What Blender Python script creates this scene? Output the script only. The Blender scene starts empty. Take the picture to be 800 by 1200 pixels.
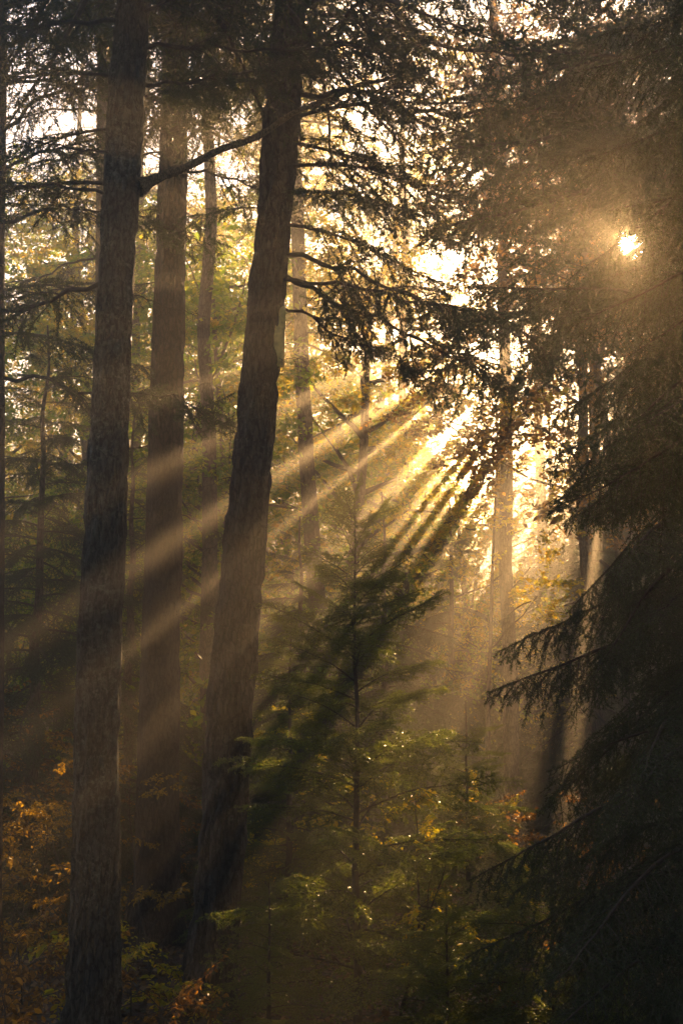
import bpy, math
import numpy as np
from mathutils import Matrix, Vector

R = np.random.default_rng(7)
rad = math.radians
C = bpy.context.scene.collection
sc = bpy.context.scene

# ------------------------------------------------------------------ camera model
F = 1413.0                       # focal length in pixels of the 800x1200 photograph
TH = math.atan(220 / F)          # pitch: the eye level lies at row 820
CAM = np.array([0.0, 0.0, 2.1])
CT, ST = math.cos(TH), math.sin(TH)


def ray(px, py):
    u, v = (px - 400) / F, (600 - py) / F
    return np.array([u, CT - v * ST, ST + v * CT])


def at(px, py, depth):
    """World point seen at a pixel, depth metres ahead."""
    d = ray(px, py)
    return CAM + d * (depth / d[1])


def scale_at(px, py, depth):
    return depth / ray(px, py)[1] / F          # metres per pixel


SUN = ray(737, 288)
SUN = SUN / np.linalg.norm(SUN)
EL = math.asin(SUN[2])
AZ = math.atan2(SUN[0], SUN[1])


def ground_z(x, y):
    x = np.asarray(x, float)
    y = np.asarray(y, float)
    z = 0.06 * np.sin(x * .9 + 1.3) * np.sin(y * .7 + .4) + 0.05 * np.sin(x * .37 - y * .51)
    d = np.clip(y - 22, 0, None)
    return z + d * .035 + np.clip(y - 60, 0, None) * .06


# ------------------------------------------------------------------ mesh collector
class Geo:
    def __init__(self):
        self.v, self.f, self.n = [], [], 0

    def add(self, verts, faces, mat=0):
        verts = np.asarray(verts, np.float32).reshape(-1, 3)
        faces = np.asarray(faces, np.int32)
        if not len(faces):
            return
        self.v.append(verts)
        self.f.append((faces + self.n, mat))
        self.n += len(verts)

    def add_geo(self, g, M):
        """Copies of another Geo under the 4x4 matrices M (k,4,4)."""
        M = np.asarray(M, np.float32).reshape(-1, 4, 4)
        V = np.concatenate(g.v)
        k, nv = len(M), len(V)
        W = np.einsum('kij,nj->kni', M[:, :3, :3], V) + M[:, None, :3, 3]
        off = (np.arange(k, dtype=np.int32) * nv)[:, None, None]
        base = self.n
        self.v.append(W.reshape(-1, 3))
        for f, m in g.f:
            self.f.append(((f[None] + off).reshape(-1, f.shape[1]) + base, m))
        self.n += k * nv

    def carve(self, keep):
        """Drop the faces whose centre fails keep(points)."""
        V = np.concatenate(self.v)
        self.v = [V]
        out = []
        for f, m in self.f:
            c = V[f].mean(axis=1)
            out.append((f[keep(c)], m))
        self.f = out

    def mesh(self, name, mats):
        me = bpy.data.meshes.new(name)
        V = np.concatenate(self.v)
        loops = np.concatenate([f.ravel() for f, _ in self.f])
        tot = np.concatenate([np.full(len(f), f.shape[1], np.int32) for f, _ in self.f])
        mi = np.concatenate([np.full(len(f), m, np.int32) for f, m in self.f])
        used = np.zeros(len(V), bool)
        used[loops] = True
        if not used.all():
            remap = np.cumsum(used) - 1
            V = V[used]
            loops = remap[loops]
        me.vertices.add(len(V))
        me.vertices.foreach_set('co', V.astype(np.float32).ravel())
        me.loops.add(len(loops))
        me.loops.foreach_set('vertex_index', loops.astype(np.int32))
        me.polygons.add(len(tot))
        st = np.zeros(len(tot), np.int32)
        st[1:] = np.cumsum(tot)[:-1]
        me.polygons.foreach_set('loop_start', st)
        me.polygons.foreach_set('loop_total', tot)
        me.polygons.foreach_set('material_index', mi)
        me.polygons.foreach_set('use_smooth', np.ones(len(tot), bool))
        me.update(calc_edges=True)
        for m in mats:
            me.materials.append(m)
        return me


def link(name, me, parent=None, M=None):
    o = bpy.data.objects.new(name, me)
    C.objects.link(o)
    if parent is not None:
        o.parent = parent
    if M is not None:
        o.matrix_local = Matrix([list(map(float, r)) for r in M])
    return o


def tag(o, label=None, cat=None, group=None, kind=None):
    if label:
        o['label'] = label
    if cat:
        o['category'] = cat
    if group:
        o['group'] = group
    if kind:
        o['kind'] = kind
    return o


def thing(name, label, cat, loc, group=None, rz=0.0, s=1.0):
    o = bpy.data.objects.new(name, None)
    o.empty_display_size = .2
    C.objects.link(o)
    o.location = [float(a) for a in loc]
    o.rotation_euler = (0, 0, rz)
    o.scale = (s, s, s)
    return tag(o, label, cat, group)


def copy_tree(src, loc, rz, s, label, group=None):
    o = src.copy()
    C.objects.link(o)
    o.location = [float(a) for a in loc]
    o.rotation_euler = (0, 0, rz)
    o.scale = (s, s, s)
    o['label'] = label
    if group:
        o['group'] = group
    for ch in src.children:
        c = ch.copy()
        C.objects.link(c)
        c.parent = o
    return o


# ------------------------------------------------------------------ materials
def new_mat(name):
    m = bpy.data.materials.new(name)
    m.use_nodes = True
    nt = m.node_tree
    nt.nodes.clear()
    return m, nt


def nd(nt, t, **kw):
    n = nt.nodes.new(t)
    for k, v in kw.items():
        if k in n.inputs:
            n.inputs[k].default_value = v
        else:
            setattr(n, k, v)
    return n


def ramp(nt, stops):
    n = nt.nodes.new('ShaderNodeValToRGB')
    cr = n.color_ramp
    while len(cr.elements) < len(stops):
        cr.elements.new(.5)
    for e, (p, c) in zip(cr.elements, stops):
        e.position = p
        e.color = (*c, 1)
    return n


def foliage_mat(name, stops, transl=.45, rough=.45, gloss=.5, tcol=None):
    """Leaf or needle: diffuse + light passing through + a waxy sheen; colour differs from leaf to leaf."""
    m, nt = new_mat(name)
    L = nt.links.new
    geo = nd(nt, 'ShaderNodeNewGeometry')
    rp = ramp(nt, stops)
    L(geo.outputs['Random Per Island'], rp.inputs[0])
    b = nd(nt, 'ShaderNodeBsdfPrincipled', Roughness=rough)
    b.inputs['Specular IOR Level'].default_value = gloss
    L(rp.outputs[0], b.inputs['Base Color'])
    t = nd(nt, 'ShaderNodeBsdfTranslucent')
    mul = nd(nt, 'ShaderNodeMix', data_type='RGBA', blend_type='MULTIPLY')
    mul.inputs[0].default_value = 1
    L(rp.outputs[0], mul.inputs[6])
    mul.inputs[7].default_value = (*(tcol or (1.6, 1.5, .7)), 1)
    L(mul.outputs[2], t.inputs[0])
    mx = nd(nt, 'ShaderNodeMixShader')
    mx.inputs[0].default_value = transl
    L(b.outputs[0], mx.inputs[1])
    L(t.outputs[0], mx.inputs[2])
    o = nd(nt, 'ShaderNodeOutputMaterial')
    L(mx.outputs[0], o.inputs[0])
    return m


def bark_mat(name, dark, light, lichen, lichen_amt=.35, scale=1.0, bump=.9):
    m, nt = new_mat(name)
    L = nt.links.new
    tc = nd(nt, 'ShaderNodeTexCoord')
    mp = nd(nt, 'ShaderNodeMapping')
    mp.inputs['Scale'].default_value = (scale, scale, scale * .34)
    L(tc.outputs['Object'], mp.inputs[0])
    n1 = nd(nt, 'ShaderNodeTexNoise', Scale=38.0, Detail=7.0, Roughness=.62)
    L(mp.outputs[0], n1.inputs[0])
    vo = nd(nt, 'ShaderNodeTexVoronoi', feature='DISTANCE_TO_EDGE', Scale=26.0)
    dis = nd(nt, 'ShaderNodeMix', data_type='RGBA', blend_type='ADD')
    dis.inputs[0].default_value = .06
    L(mp.outputs[0], dis.inputs[6])
    L(n1.outputs['Color'], dis.inputs[7])
    L(dis.outputs[2], vo.inputs[0])
    rp = ramp(nt, [(.25, dark), (.7, light)])
    L(n1.outputs[0], rp.inputs[0])
    crack = ramp(nt, [(0, (.10, .09, .08)), (.16, (1, 1, 1))])  # furrow shade put into the colour, as soft light leaves the relief faint
    L(vo.outputs['Distance'], crack.inputs[0])
    mul = nd(nt, 'ShaderNodeMix', data_type='RGBA', blend_type='MULTIPLY')
    mul.inputs[0].default_value = 1
    L(rp.outputs[0], mul.inputs[6])
    L(crack.outputs[0], mul.inputs[7])
    n2 = nd(nt, 'ShaderNodeTexNoise', Scale=30.0 * scale, Detail=10.0, Roughness=.75)
    L(tc.outputs['Object'], n2.inputs[0])
    lr = ramp(nt, [(.62 - lichen_amt * .25, (0, 0, 0)), (.70 - lichen_amt * .18, (1, 1, 1))])
    L(n2.outputs[0], lr.inputs[0])
    mx = nd(nt, 'ShaderNodeMix', data_type='RGBA')
    n3 = nd(nt, 'ShaderNodeTexNoise', Scale=2.2, Detail=4.0, Roughness=.6)
    L(tc.outputs['Object'], n3.inputs[0])
    pr = ramp(nt, [(.38, (.12, .12, .12)), (.62, (1, 1, 1))])
    L(n3.outputs[0], pr.inputs[0])
    pm = nd(nt, 'ShaderNodeMath', operation='MULTIPLY')
    L(lr.outputs[0], pm.inputs[0])
    L(pr.outputs[0], pm.inputs[1])
    L(pm.outputs[0], mx.inputs[0])
    L(mul.outputs[2], mx.inputs[6])
    mx.inputs[7].default_value = (*lichen, 1)
    b = nd(nt, 'ShaderNodeBsdfPrincipled', Roughness=.85)
    b.inputs['Specular IOR Level'].default_value = .3
    L(mx.outputs[2], b.inputs['Base Color'])
    hs = nd(nt, 'ShaderNodeMath', operation='MULTIPLY')
    L(crack.outputs[0], hs.inputs[0])
    L(n1.outputs[0], hs.inputs[1])
    bp = nd(nt, 'ShaderNodeBump', Strength=bump, Distance=.03)
    L(hs.outputs[0], bp.inputs['Height'])
    L(bp.outputs[0], b.inputs['Normal'])
    o = nd(nt, 'ShaderNodeOutputMaterial')
    L(b.outputs[0], o.inputs[0])
    return m


def plain_mat(name, col, rough=.8, var=.4, scale=20):
    m, nt = new_mat(name)
    L = nt.links.new
    tc = nd(nt, 'ShaderNodeTexCoord')
    n1 = nd(nt, 'ShaderNodeTexNoise', Scale=float(scale), Detail=6.0)
    L(tc.outputs['Object'], n1.inputs[0])
    rp = ramp(nt, [(.3, tuple(c * (1 - var) for c in col)), (.7, tuple(c * (1 + var) for c in col))])
    L(n1.outputs[0], rp.inputs[0])
    b = nd(nt, 'ShaderNodeBsdfPrincipled', Roughness=rough)
    b.inputs['Specular IOR Level'].default_value = .3
    L(rp.outputs[0], b.inputs['Base Color'])
    bp = nd(nt, 'ShaderNodeBump', Strength=.4, Distance=.02)
    L(n1.outputs[0], bp.inputs['Height'])
    L(bp.outputs[0], b.inputs['Normal'])
    o = nd(nt, 'ShaderNodeOutputMaterial')
    L(b.outputs[0], o.inputs[0])
    return m


M_bark_l = bark_mat('bark_lichen', (.022, .019, .015), (.085, .075, .06), (.15, .155, .12), .5)
M_bark_b = bark_mat('bark_brown', (.026, .018, .013), (.085, .058, .042), (.11, .095, .07), .2)
M_bark_r = bark_mat('bark_ridged', (.022, .018, .014), (.085, .07, .055), (.12, .12, .095), .3)
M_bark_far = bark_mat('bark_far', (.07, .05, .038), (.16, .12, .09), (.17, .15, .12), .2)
M_birch = bark_mat('bark_pale', (.30, .25, .20), (.52, .46, .38), (.12, .10, .08), .25)
M_twig = plain_mat('twig_bark', (.060, .046, .034), .8, .4, 30)
M_torn = plain_mat('torn_wood', (.52, .41, .14), .7, .35, 26)
M_limb = bark_mat('limb_bark', (.09, .07, .04), (.22, .18, .10), (.20, .20, .12), .4, 2.2)
M_spruce = foliage_mat('spruce_needles', [(0, (.018, .032, .012)), (.6, (.035, .058, .018)), (1, (.06, .08, .022))], .35, .42, .5)
M_young = foliage_mat('young_needles', [(0, (.028, .046, .013)), (.6, (.052, .075, .02)), (1, (.10, .11, .03))], .62, .30, .9, (3.0, 2.7, .9))
M_farsp = foliage_mat('far_needles', [(0, (.03, .045, .016)), (.6, (.05, .068, .022)), (1, (.09, .09, .03))], .40, .5, .4)
M_gold = foliage_mat('gold_leaves', [(0, (.16, .20, .015)), (.5, (.30, .29, .02)), (1, (.42, .30, .025))], .66, .45, .4, (1.9, 1.6, .6))
M_lime = foliage_mat('green_gold_leaves', [(0, (.06, .13, .012)), (.6, (.13, .22, .016)), (1, (.30, .29, .02))], .66, .45, .4, (2.0, 1.8, .5))
M_rust = foliage_mat('rust_leaves', [(0, (.055, .034, .012)), (.5, (.13, .078, .02)), (1, (.32, .20, .03))], .62, .42, .5, (2.0, 1.5, .7))
M_litter = foliage_mat('litter_leaves', [(0, (.06, .036, .02)), (.5, (.14, .085, .042)), (1, (.26, .17, .08))], .25, .6, .3, (1.2, 1.0, .8))


# ------------------------------------------------------------------ primitive growth
def norm(a):
    a = np.asarray(a, float)
    return a / (np.linalg.norm(a, axis=-1, keepdims=True) + 1e-9)


def tube(g, pts, rads, n=5, mat=0, cap=True):
    P = np.asarray(pts, float)
    k = len(P)
    T = norm(np.gradient(P, axis=0))
    ref = np.array([0, 0, 1.0]) if abs(T[:, 2]).mean() < .8 else np.array([1.0, 0, 0])
    A = norm(np.cross(T, ref))
    B = np.cross(T, A)
    a = np.arange(n) * 2 * math.pi / n
    rads = np.broadcast_to(np.asarray(rads, float), (k,))
    V = P[:, None] + rads[:, None, None] * (np.cos(a)[None, :, None] * A[:, None] + np.sin(a)[None, :, None] * B[:, None])
    i = np.arange(k - 1)[:, None] * n
    j = np.arange(n)[None]
    j2 = (j + 1) % n
    q = np.stack([i + j, i + j2, i + n + j2, i + n + j], -1).reshape(-1, 4)
    g.add(V.reshape(-1, 3), q, mat)


def needles(g, rng, A, B, dens, ln, w, mat, spread=.6, up=0.0):
    """Needles along the segments A-B: one slim blade each."""
    A, B = np.asarray(A, float), np.asarray(B, float)
    L = np.linalg.norm(B - A, axis=1)
    cnt = np.maximum(rng.poisson(L * dens), 0)
    idx = np.repeat(np.arange(len(A)), cnt)
    n = len(idx)
    if not n:
        return
    P = A[idx] + (B - A)[idx] * rng.random((n, 1))
    D = norm(norm(B - A)[idx] * .75 + rng.normal(0, spread, (n, 3)) + np.array([0, 0, up]))
    S = norm(np.cross(D, rng.normal(0, 1, (n, 3))))
    ll = ln * rng.uniform(.7, 1.2, (n, 1))
    ww = w * rng.uniform(.7, 1.2, (n, 1))
    V = np.stack([P - S * ww * .35, P + D * ll * .45 + S * ww * .5, P + D * ll, P + D * ll * .4 - S * ww * .5], 1).reshape(-1, 3)
    g.add(V, np.arange(n * 4).reshape(-1, 4), mat)


def leaves(g, rng, P, D, size, mat, droop=.3, aspect=.55, simple=False):
    """Leaves at P pointing along D, each folded a little along its rib."""
    n = len(P)
    if not n:
        return
    D = norm(np.asarray(D) + rng.normal(0, .35, (n, 3)) + np.array([0, 0, -droop]))
    up = norm(np.array([0, 0, 1.0]) + rng.normal(0, .55, (n, 3)))
    S = norm(np.cross(D, up))
    N = np.cross(S, D)
    s = (size * rng.uniform(.55, 1.25, n))[:, None]
    w = s * aspect
    if simple:
        V = np.stack([P, P + D * s * .45 + S * w * .5 + N * s * .08, P + D * s, P + D * s * .45 - S * w * .5 + N * s * .08], 1)
        g.add(V.reshape(-1, 3), np.arange(n * 4).reshape(-1, 4), mat)
        return
    fold = rng.uniform(.02, .22, (n, 1)) * s
    curl = rng.uniform(-.05, .25, (n, 1)) * s
    V = np.stack([P, P + D * s * .3 + S * w * .42 + N * fold, P + D * s * .68 + S * w * .36 + N * fold - N * curl * .4, P + D * s - N * curl,
                  P + D * s * .68 - S * w * .36 + N * fold - N * curl * .4, P + D * s * .3 - S * w * .42 + N * fold], 1)
    b = np.arange(n)[:, None] * 6
    g.add(V.reshape(-1, 3), np.concatenate([b + [0, 1, 2, 3], b + [0, 3, 4, 5]]), mat)


def wander(rng, p, d, L, n, bend=.25, grav=0.0):
    """A crooked path of n points from p along d."""
    P = [np.array(p, float)]
    d = norm(d)
    for i in range(n - 1):
        d = norm(d + rng.normal(0, bend, 3) / math.sqrt(n) + np.array([0, 0, -grav / n]))
        P.append(P[-1] + d * L / (n - 1))
    return np.array(P)


def spruce_bough(seed, L=1.5, lift=.15, sag=.45, tip=.25, gap=.055, sec=.5, hang=.35, ter=.13, tgap=.045, dens=230, nl=.018, nw=.003,
                 bare=.12, wood=.011, sides=3, bend=.08):
    """One conifer bough along +X: axis, alternate branchlets, twigs and needles."""
    rng = np.random.default_rng(seed)
    g = Geo()
    n = 12
    t = np.linspace(0, 1, n)
    wob = np.cumsum(rng.normal(0, bend * L / n, n)) * t
    ax = np.stack([L * t * (1 - .06 * t), wob, L * (lift * t - sag * t ** 2 + tip * np.clip(t - .6, 0, 1) ** 1.5 * 2)], 1)
    tube(g, ax, L * wood * (1 - t) ** .8 + .0016, 5, 0)
    A, B = [], []

    def axp(q):
        return np.array([np.interp(q, t, ax[:, i]) for i in range(3)])

    q, side = bare, 1
    while q < .985:
        side = -side
        p = axp(q)
        T = norm(axp(min(1, q + .03)) - axp(max(0, q - .03)))
        a = rad(rng.uniform(42, 68))
        Y = norm(np.cross([0, 0, 1], T))
        up = np.cross(T, Y)
        d = math.cos(a) * T + side * math.sin(a) * Y + rng.normal(0, .10) * up
        l = sec * L / 1.5 * (1 - q) ** .7 * min(1, (q - bare) / .2 + .45) * rng.uniform(.65, 1.15) + .04
        m = 5
        u = np.linspace(0, 1, m)
        pts = p + np.outer(u * l, d) + np.outer(u ** 2 * l * hang * rng.uniform(.5, 1.3), [0, 0, -1])
        tube(g, pts, (.0026 + .004 * l) * (1 - u * .75), sides, 0)
        A += list(pts[:-1])
        B += list(pts[1:])
        s = tgap * 1.5
        sd = 1
        while s < l * .95:
            sd = -sd
            k = s / l
            tp = np.array([np.interp(k, u, pts[:, i]) for i in range(3)])
            tt = norm(pts[min(m - 1, int(k * (m - 1)) + 1)] - pts[int(k * (m - 1))])
            yy = norm(np.cross([0, 0, 1], tt))
            aa = rad(rng.uniform(35, 60))
            dd = norm(math.cos(aa) * tt + sd * math.sin(aa) * yy + np.array([0, 0, -hang * rng.uniform(.3, 1.2)]) + rng.normal(0, .12, 3))
            ll = min(ter * L / 1.5 * rng.uniform(.5, 1.2), (l - s) * .8 + .03)
            e = tp + dd * ll
            A.append(tp)
            B.append(e)
            tube(g, np.array([tp, e]), [.0018, .0009], 3, 0)
            s += tgap * rng.uniform(.7, 1.3)
        q += gap / L * 1.5 * rng.uniform(.35, .65)
    k0 = int(bare * n) + 3
    A += list(ax[k0:-1])
    B += list(ax[k0 + 1:])
    needles(g, rng, A, B, dens, nl, nw, 1)
    return g


def limb_bough(seed, L=2.2, sag=.35, twigs=26, foliage=.6, dens=150):
    """A long old lower limb along +X: bare and crooked, hung with thin twigs and thin needle tufts towards its end."""
    rng = np.random.default_rng(seed)
    g = Geo()
    n = 16
    t = np.linspace(0, 1, n)
    ax = np.stack([L * t, np.cumsum(rng.normal(0, .034 * L, n)) * t, L * (.12 * t - sag * t ** 2 + .28 * np.clip(t - .55, 0, 1)) + np.cumsum(rng.normal(0, .016 * L, n))], 1)
    tube(g, ax, .017 * (1 - t) ** .9 * L / 2.2 + .0025, 6, 0)
    A, B = [], []
    for i in range(twigs):
        q = rng.uniform(.10, 1) ** .8
        p = np.array([np.interp(q, t, ax[:, j]) for j in range(3)])
        d = norm([rng.uniform(.3, .9), rng.choice([-1, 1]) * rng.uniform(.3, 1.0), rng.uniform(-.65, .35)])
        l = rng.uniform(.3, .85) * (1.1 - .55 * q) * L / 2.2
        pts = wander(rng, p, d, l, 7, .5, .7)
        tube(g, pts, np.linspace(.0065, .0015, 7), 4, 0)
        bare = rng.random() > foliage * (.45 + .75 * q)
        for j in range(int(l / .035)):
            k = rng.uniform(.12, 1)
            tp = np.array([np.interp(k, np.linspace(0, 1, 7), pts[:, m]) for m in range(3)])
            dd = norm(norm(pts[-1] - pts[0]) + rng.normal(0, .65, 3) + np.array([0, 0, -.3]))
            tl = rng.uniform(.06, .26) * (1.15 - k)
            tw = wander(rng, tp, dd, tl, 4, .5, .5)
            tube(g, tw, np.linspace(.0026, .001, 4), 3, 0)
            if not bare:
                A += list(tw[:-1])
                B += list(tw[1:])
        if not bare:
            A += list(pts[2:-1])
            B += list(pts[3:])
    if A:
        needles(g, rng, A, B, dens, .021, .0062, 1, .65)
    return g


def dead_bough(seed, L=1.3):
    return limb_bough(seed, L, .3, 16, 0.0)


def leaf_spray(seed, L=.9, nt=14, per=9, size=.065, simple=False, droop=.35, bend=.3):
    """A broadleaf twig spray along +X."""
    rng = np.random.default_rng(seed)
    g = Geo()
    ax = wander(rng, (0, 0, 0), (1, 0, .18), L, 8, bend, .35)
    tt = np.linspace(0, 1, 8)
    if not simple:
        tube(g, ax, np.linspace(.006, .0016, 8), 4, 0)
    P, D = [], []
    for i in range(nt):
        q = rng.uniform(.12, 1)
        p = np.array([np.interp(q, tt, ax[:, j]) for j in range(3)])
        d = norm([rng.uniform(.3, 1), rng.choice([-1, 1]) * rng.uniform(.3, 1), rng.uniform(-.25, .35)])
        l = rng.uniform(.15, .45) * (1.1 - .6 * q) * L
        pts = wander(rng, p, d, l, 5, .35, .2)
        tube(g, pts, np.linspace(.003, .001, 5), 3, 0)
        for j in range(per):
            k = (j + .5) / per
            lp = np.array([np.interp(k, np.linspace(0, 1, 5), pts[:, m]) for m in range(3)])
            sd = 1 if j % 2 else -1
            tdir = norm(pts[-1] - pts[0])
            P.append(lp)
            D.append(tdir * .5 + sd * norm(np.cross(tdir, [0, 0, 1])) * .9)
    leaves(g, rng, np.array(P), np.array(D), size, 1, droop, .58, simple)
    return g


# ---- template libraries (each becomes ONE shared mesh)
def lib(name, geos, mats):
    return [(g, g.mesh(name, mats)) for g in geos]


T_heavy = lib('spruce_bough', [spruce_bough(100 + i, 1.5, .12, .42, .22, .045, .55, .8, .22, .042, 300, .020, .0052, .10, .009, 3, .14) for i in range(6)], [M_twig, M_spruce])
T_young = lib('young_bough', [spruce_bough(200 + i, 1.0, .30, .34, .16, .055, .58, .16, .17, .042, 420, .020, .0068, .06, .0065, 3, .18) for i in range(5)], [M_twig, M_young])
T_dark = lib('dark_bough', [spruce_bough(300 + i, 1.5, .18, .36, .2, .065, .58, .5, .22, .055, 210, .028, .0085, .10, .009, 3, .14) for i in range(5)], [M_twig, M_spruce])
T_limb = lib('old_limb', [limb_bough(400 + i, 2.2, .33, 46, 1.3, 380) for i in range(6)], [M_twig, M_spruce])
T_thin = lib('thin_limb', [limb_bough(450 + i, 1.8, .40, 36, .9, 330) for i in range(5)], [M_twig, M_spruce])
T_dead = lib('dead_limb', [dead_bough(500 + i) for i in range(4)], [M_twig, M_spruce])
T_far = lib('far_bough', [spruce_bough(600 + i, 2.0, .10, .30, .18, .16, .80, .35, .30, .13, 62, .06, .0125, .10, .010) for i in range(4)], [M_twig, M_farsp])
S_gold = lib('gold_spray', [leaf_spray(700 + i) for i in range(4)], [M_twig, M_gold])
S_lime = lib('lime_spray', [leaf_spray(710 + i) for i in range(4)], [M_twig, M_lime])
M_amber = foliage_mat('amber_leaves', [(0, (.09, .07, .01)), (.5, (.19, .145, .016)), (1, (.36, .25, .025))], .66, .40, .6, (1.9, 1.5, .6))
S_amber = lib('amber_spray', [leaf_spray(740 + i, .8, 13, 8, .062) for i in range(4)], [M_twig, M_amber])
S_rust = lib('rust_spray', [leaf_spray(720 + i, .8, 13, 8, .06) for i in range(4)], [M_twig, M_rust])


def pose(p, az, el, roll=0.0, s=1.0):
    """Matrix of a bough rooted at p, pointing to azimuth az (from +X, anticlockwise) and elevation el."""
    ca, sa, ce, se, cr, sr = math.cos(az), math.sin(az), math.cos(el), math.sin(el), math.cos(roll), math.sin(roll)
    Rz = np.array([[ca, -sa, 0], [sa, ca, 0], [0, 0, 1]])
    Ry = np.array([[ce, 0, -se], [0, 1, 0], [se, 0, ce]])
    Rx = np.array([[1, 0, 0], [0, cr, -sr], [0, sr, cr]])
    M = np.eye(4)
    M[:3, :3] = Rz @ Ry @ Rx * s
    M[:3, 3] = p
    return M


# ---- gaps in the canopy through which the sun shines
GAPS = []                                        # (point, radius)
SUN_R = np.array([math.cos(AZ), -math.sin(AZ), 0])
SUN_U = np.cross(SUN_R, SUN)


def gap(px, py, depth, r, along=1.0):
    """An opening r wide; along > 1 stretches it, as a slit between neighbouring crowns."""
    q = at(px, py, depth)
    e = q - CAM
    e = norm(e - (e @ SUN) * SUN)
    GAPS.append((q, r, e, np.cross(SUN, e), along))


def beam(phi, dist, depth, r, length):
    gap(737 + dist * math.cos(rad(phi)), 288 + dist * math.sin(rad(phi)), depth, r, length / r)


def lit(P, grow=0.0, eye=True):
    """True where a point lies in one of the sun gaps."""
    P = np.asarray(P, float).reshape(-1, 3)
    out = np.zeros(len(P), bool)
    for q, r, e1, e2, al in GAPS:
        d = P - q
        s = d @ SUN
        perp = d - s[:, None] * SUN
        a = perp @ e1 / al
        b = perp @ e2
        ang = np.arctan2(b, a)
        rr = r * (1 + .22 * np.sin(3 * ang + q[0] * 9) + .14 * np.sin(5 * ang + q[2] * 7)) * (1 + .45 * np.sin(P[:, 0] * 5.1 + P[:, 2] * 3.3) * np.sin(P[:, 1] * 3.7 + P[:, 2] * 4.9)) + grow
        out |= (s > .6) & (np.hypot(a, b) < rr)
    if eye:
        out |= eye_line(P)
    return out


# ------------------------------------------------------------------ trunks
def vnoise(rng, u, v, nu, nv):
    """Smooth value noise, periodic in u (0..1); v any range, nv cells in all."""
    G_ = rng.random((nu, nv + 2))
    uu = (u % 1) * nu
    vv = np.clip(v, 0, .9999) * nv
    i, j = np.floor(uu).astype(int), np.floor(vv).astype(int)
    fu, fv = uu - i, vv - j
    fu, fv = fu * fu * (3 - 2 * fu), fv * fv * (3 - 2 * fv)
    i0, i1 = i % nu, (i + 1) % nu
    return (G_[i0, j] * (1 - fu) + G_[i1, j] * fu) * (1 - fv) + (G_[i0, j + 1] * (1 - fu) + G_[i1, j + 1] * fu) * fv


def trunk_geo(seed, P, rad_, flare=.3, rough=.08, sides=40, dz=.03, knots=()):
    """Trunk along the points P with radii rad_; ridged bark in the surface itself."""
    rng = np.random.default_rng(seed)
    P, rad_ = np.asarray(P, float), np.asarray(rad_, float)
    s = np.concatenate([[0], np.cumsum(np.linalg.norm(np.diff(P, axis=0), axis=1))])
    n = max(8, int(s[-1] / dz))
    q = np.linspace(0, s[-1], n)
    X = np.stack([np.interp(q, s, P[:, i]) for i in range(3)], 1)
    for _ in range(6):
        X[1:-1] = (X[:-2] + 2 * X[1:-1] + X[2:]) / 4
    r = np.interp(q, s, rad_)
    a = np.arange(sides) / sides
    U, Vv = np.meshgrid(a, q / s[-1])
    H = s[-1]
    wv = (vnoise(rng, U, Vv, 6, int(H * 3) + 1) - .5) * .09
    ridge = np.minimum(1, np.abs(vnoise(rng, U + wv, Vv, 26, int(H * 3.2) + 1) - .5) * 3.2)
    fine = vnoise(rng, U, Vv, 30, int(H * 12) + 1)
    big = vnoise(rng, U, Vv, 4, int(H * .8) + 1) - .5
    rr = r[:, None] * (1 + rough * (ridge - .5) + rough * .6 * (fine - .5) + .10 * big)
    lob = 1 + .5 * np.sin(U * 2 * math.pi * 4 + seed) + .3 * np.sin(U * 2 * math.pi * 7 + seed * 2)
    rr *= 1 + flare * np.exp(-q[:, None] / .32) * lob
    ang = U * 2 * math.pi
    V = np.stack([X[:, None, 0] + rr * np.cos(ang), X[:, None, 1] + rr * np.sin(ang), np.broadcast_to(X[:, None, 2], rr.shape)], -1)
    g = Geo()
    i = np.arange(n - 1)[:, None] * sides
    j = np.arange(sides)[None]
    g.add(V.reshape(-1, 3), np.stack([i + j, i + (j + 1) % sides, i + sides + (j + 1) % sides, i + sides + j], -1).reshape(-1, 4), 0)
    return g


def axis_fn(P, rad_):
    P = np.asarray(P, float)

    def f(z):
        return np.array([np.interp(z, P[:, 2], P[:, 0]), np.interp(z, P[:, 2], P[:, 1]), z]), np.interp(z, P[:, 2], rad_)
    return f


def photo_trunk(spec, depth, top=None, bottom=None):
    """Rows (py, left px, right px) of the trunk in the photograph, at one depth -> points and radii from root to top."""
    spec = sorted(spec, key=lambda r: -r[0])
    P, r = [], []
    for py, a, b in spec:
        P.append(at((a + b) / 2, py, depth))
        r.append((b - a) / 2 * scale_at((a + b) / 2, py, depth))
    P, r = np.array(P), np.array(r)
    d0 = (P[1] - P[0]) / (P[1][2] - P[0][2])
    zb = float(ground_z(P[0][0], P[0][1])) - .15
    if P[0][2] > zb:
        P = np.vstack([P[0] + d0 * (zb - P[0][2]), P])
        r = np.concatenate([[r[0] * 1.03], r])
    if top is not None and P[-1][2] < top:
        k = (P[-1] - P[-3]) / (P[-1][2] - P[-3][2])
        h = top - P[-1][2]
        P = np.vstack([P, P[-1] + k * h * .5, P[-1] + k * h])
        r = np.concatenate([r, [r[-1] * .8, r[-1] * .5]])
    return P, r


def shades_sun(g, M):
    """True where the bough would hide the sun's disc from the clearing."""
    V = np.concatenate(g.v)[::5]
    W = V @ M[:3, :3].T + M[:3, 3]
    d = W - CAM
    s = d @ SUN
    return ((s > .3) & (np.linalg.norm(d - s[:, None] * SUN, axis=1) < s * .0125)).any()


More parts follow.
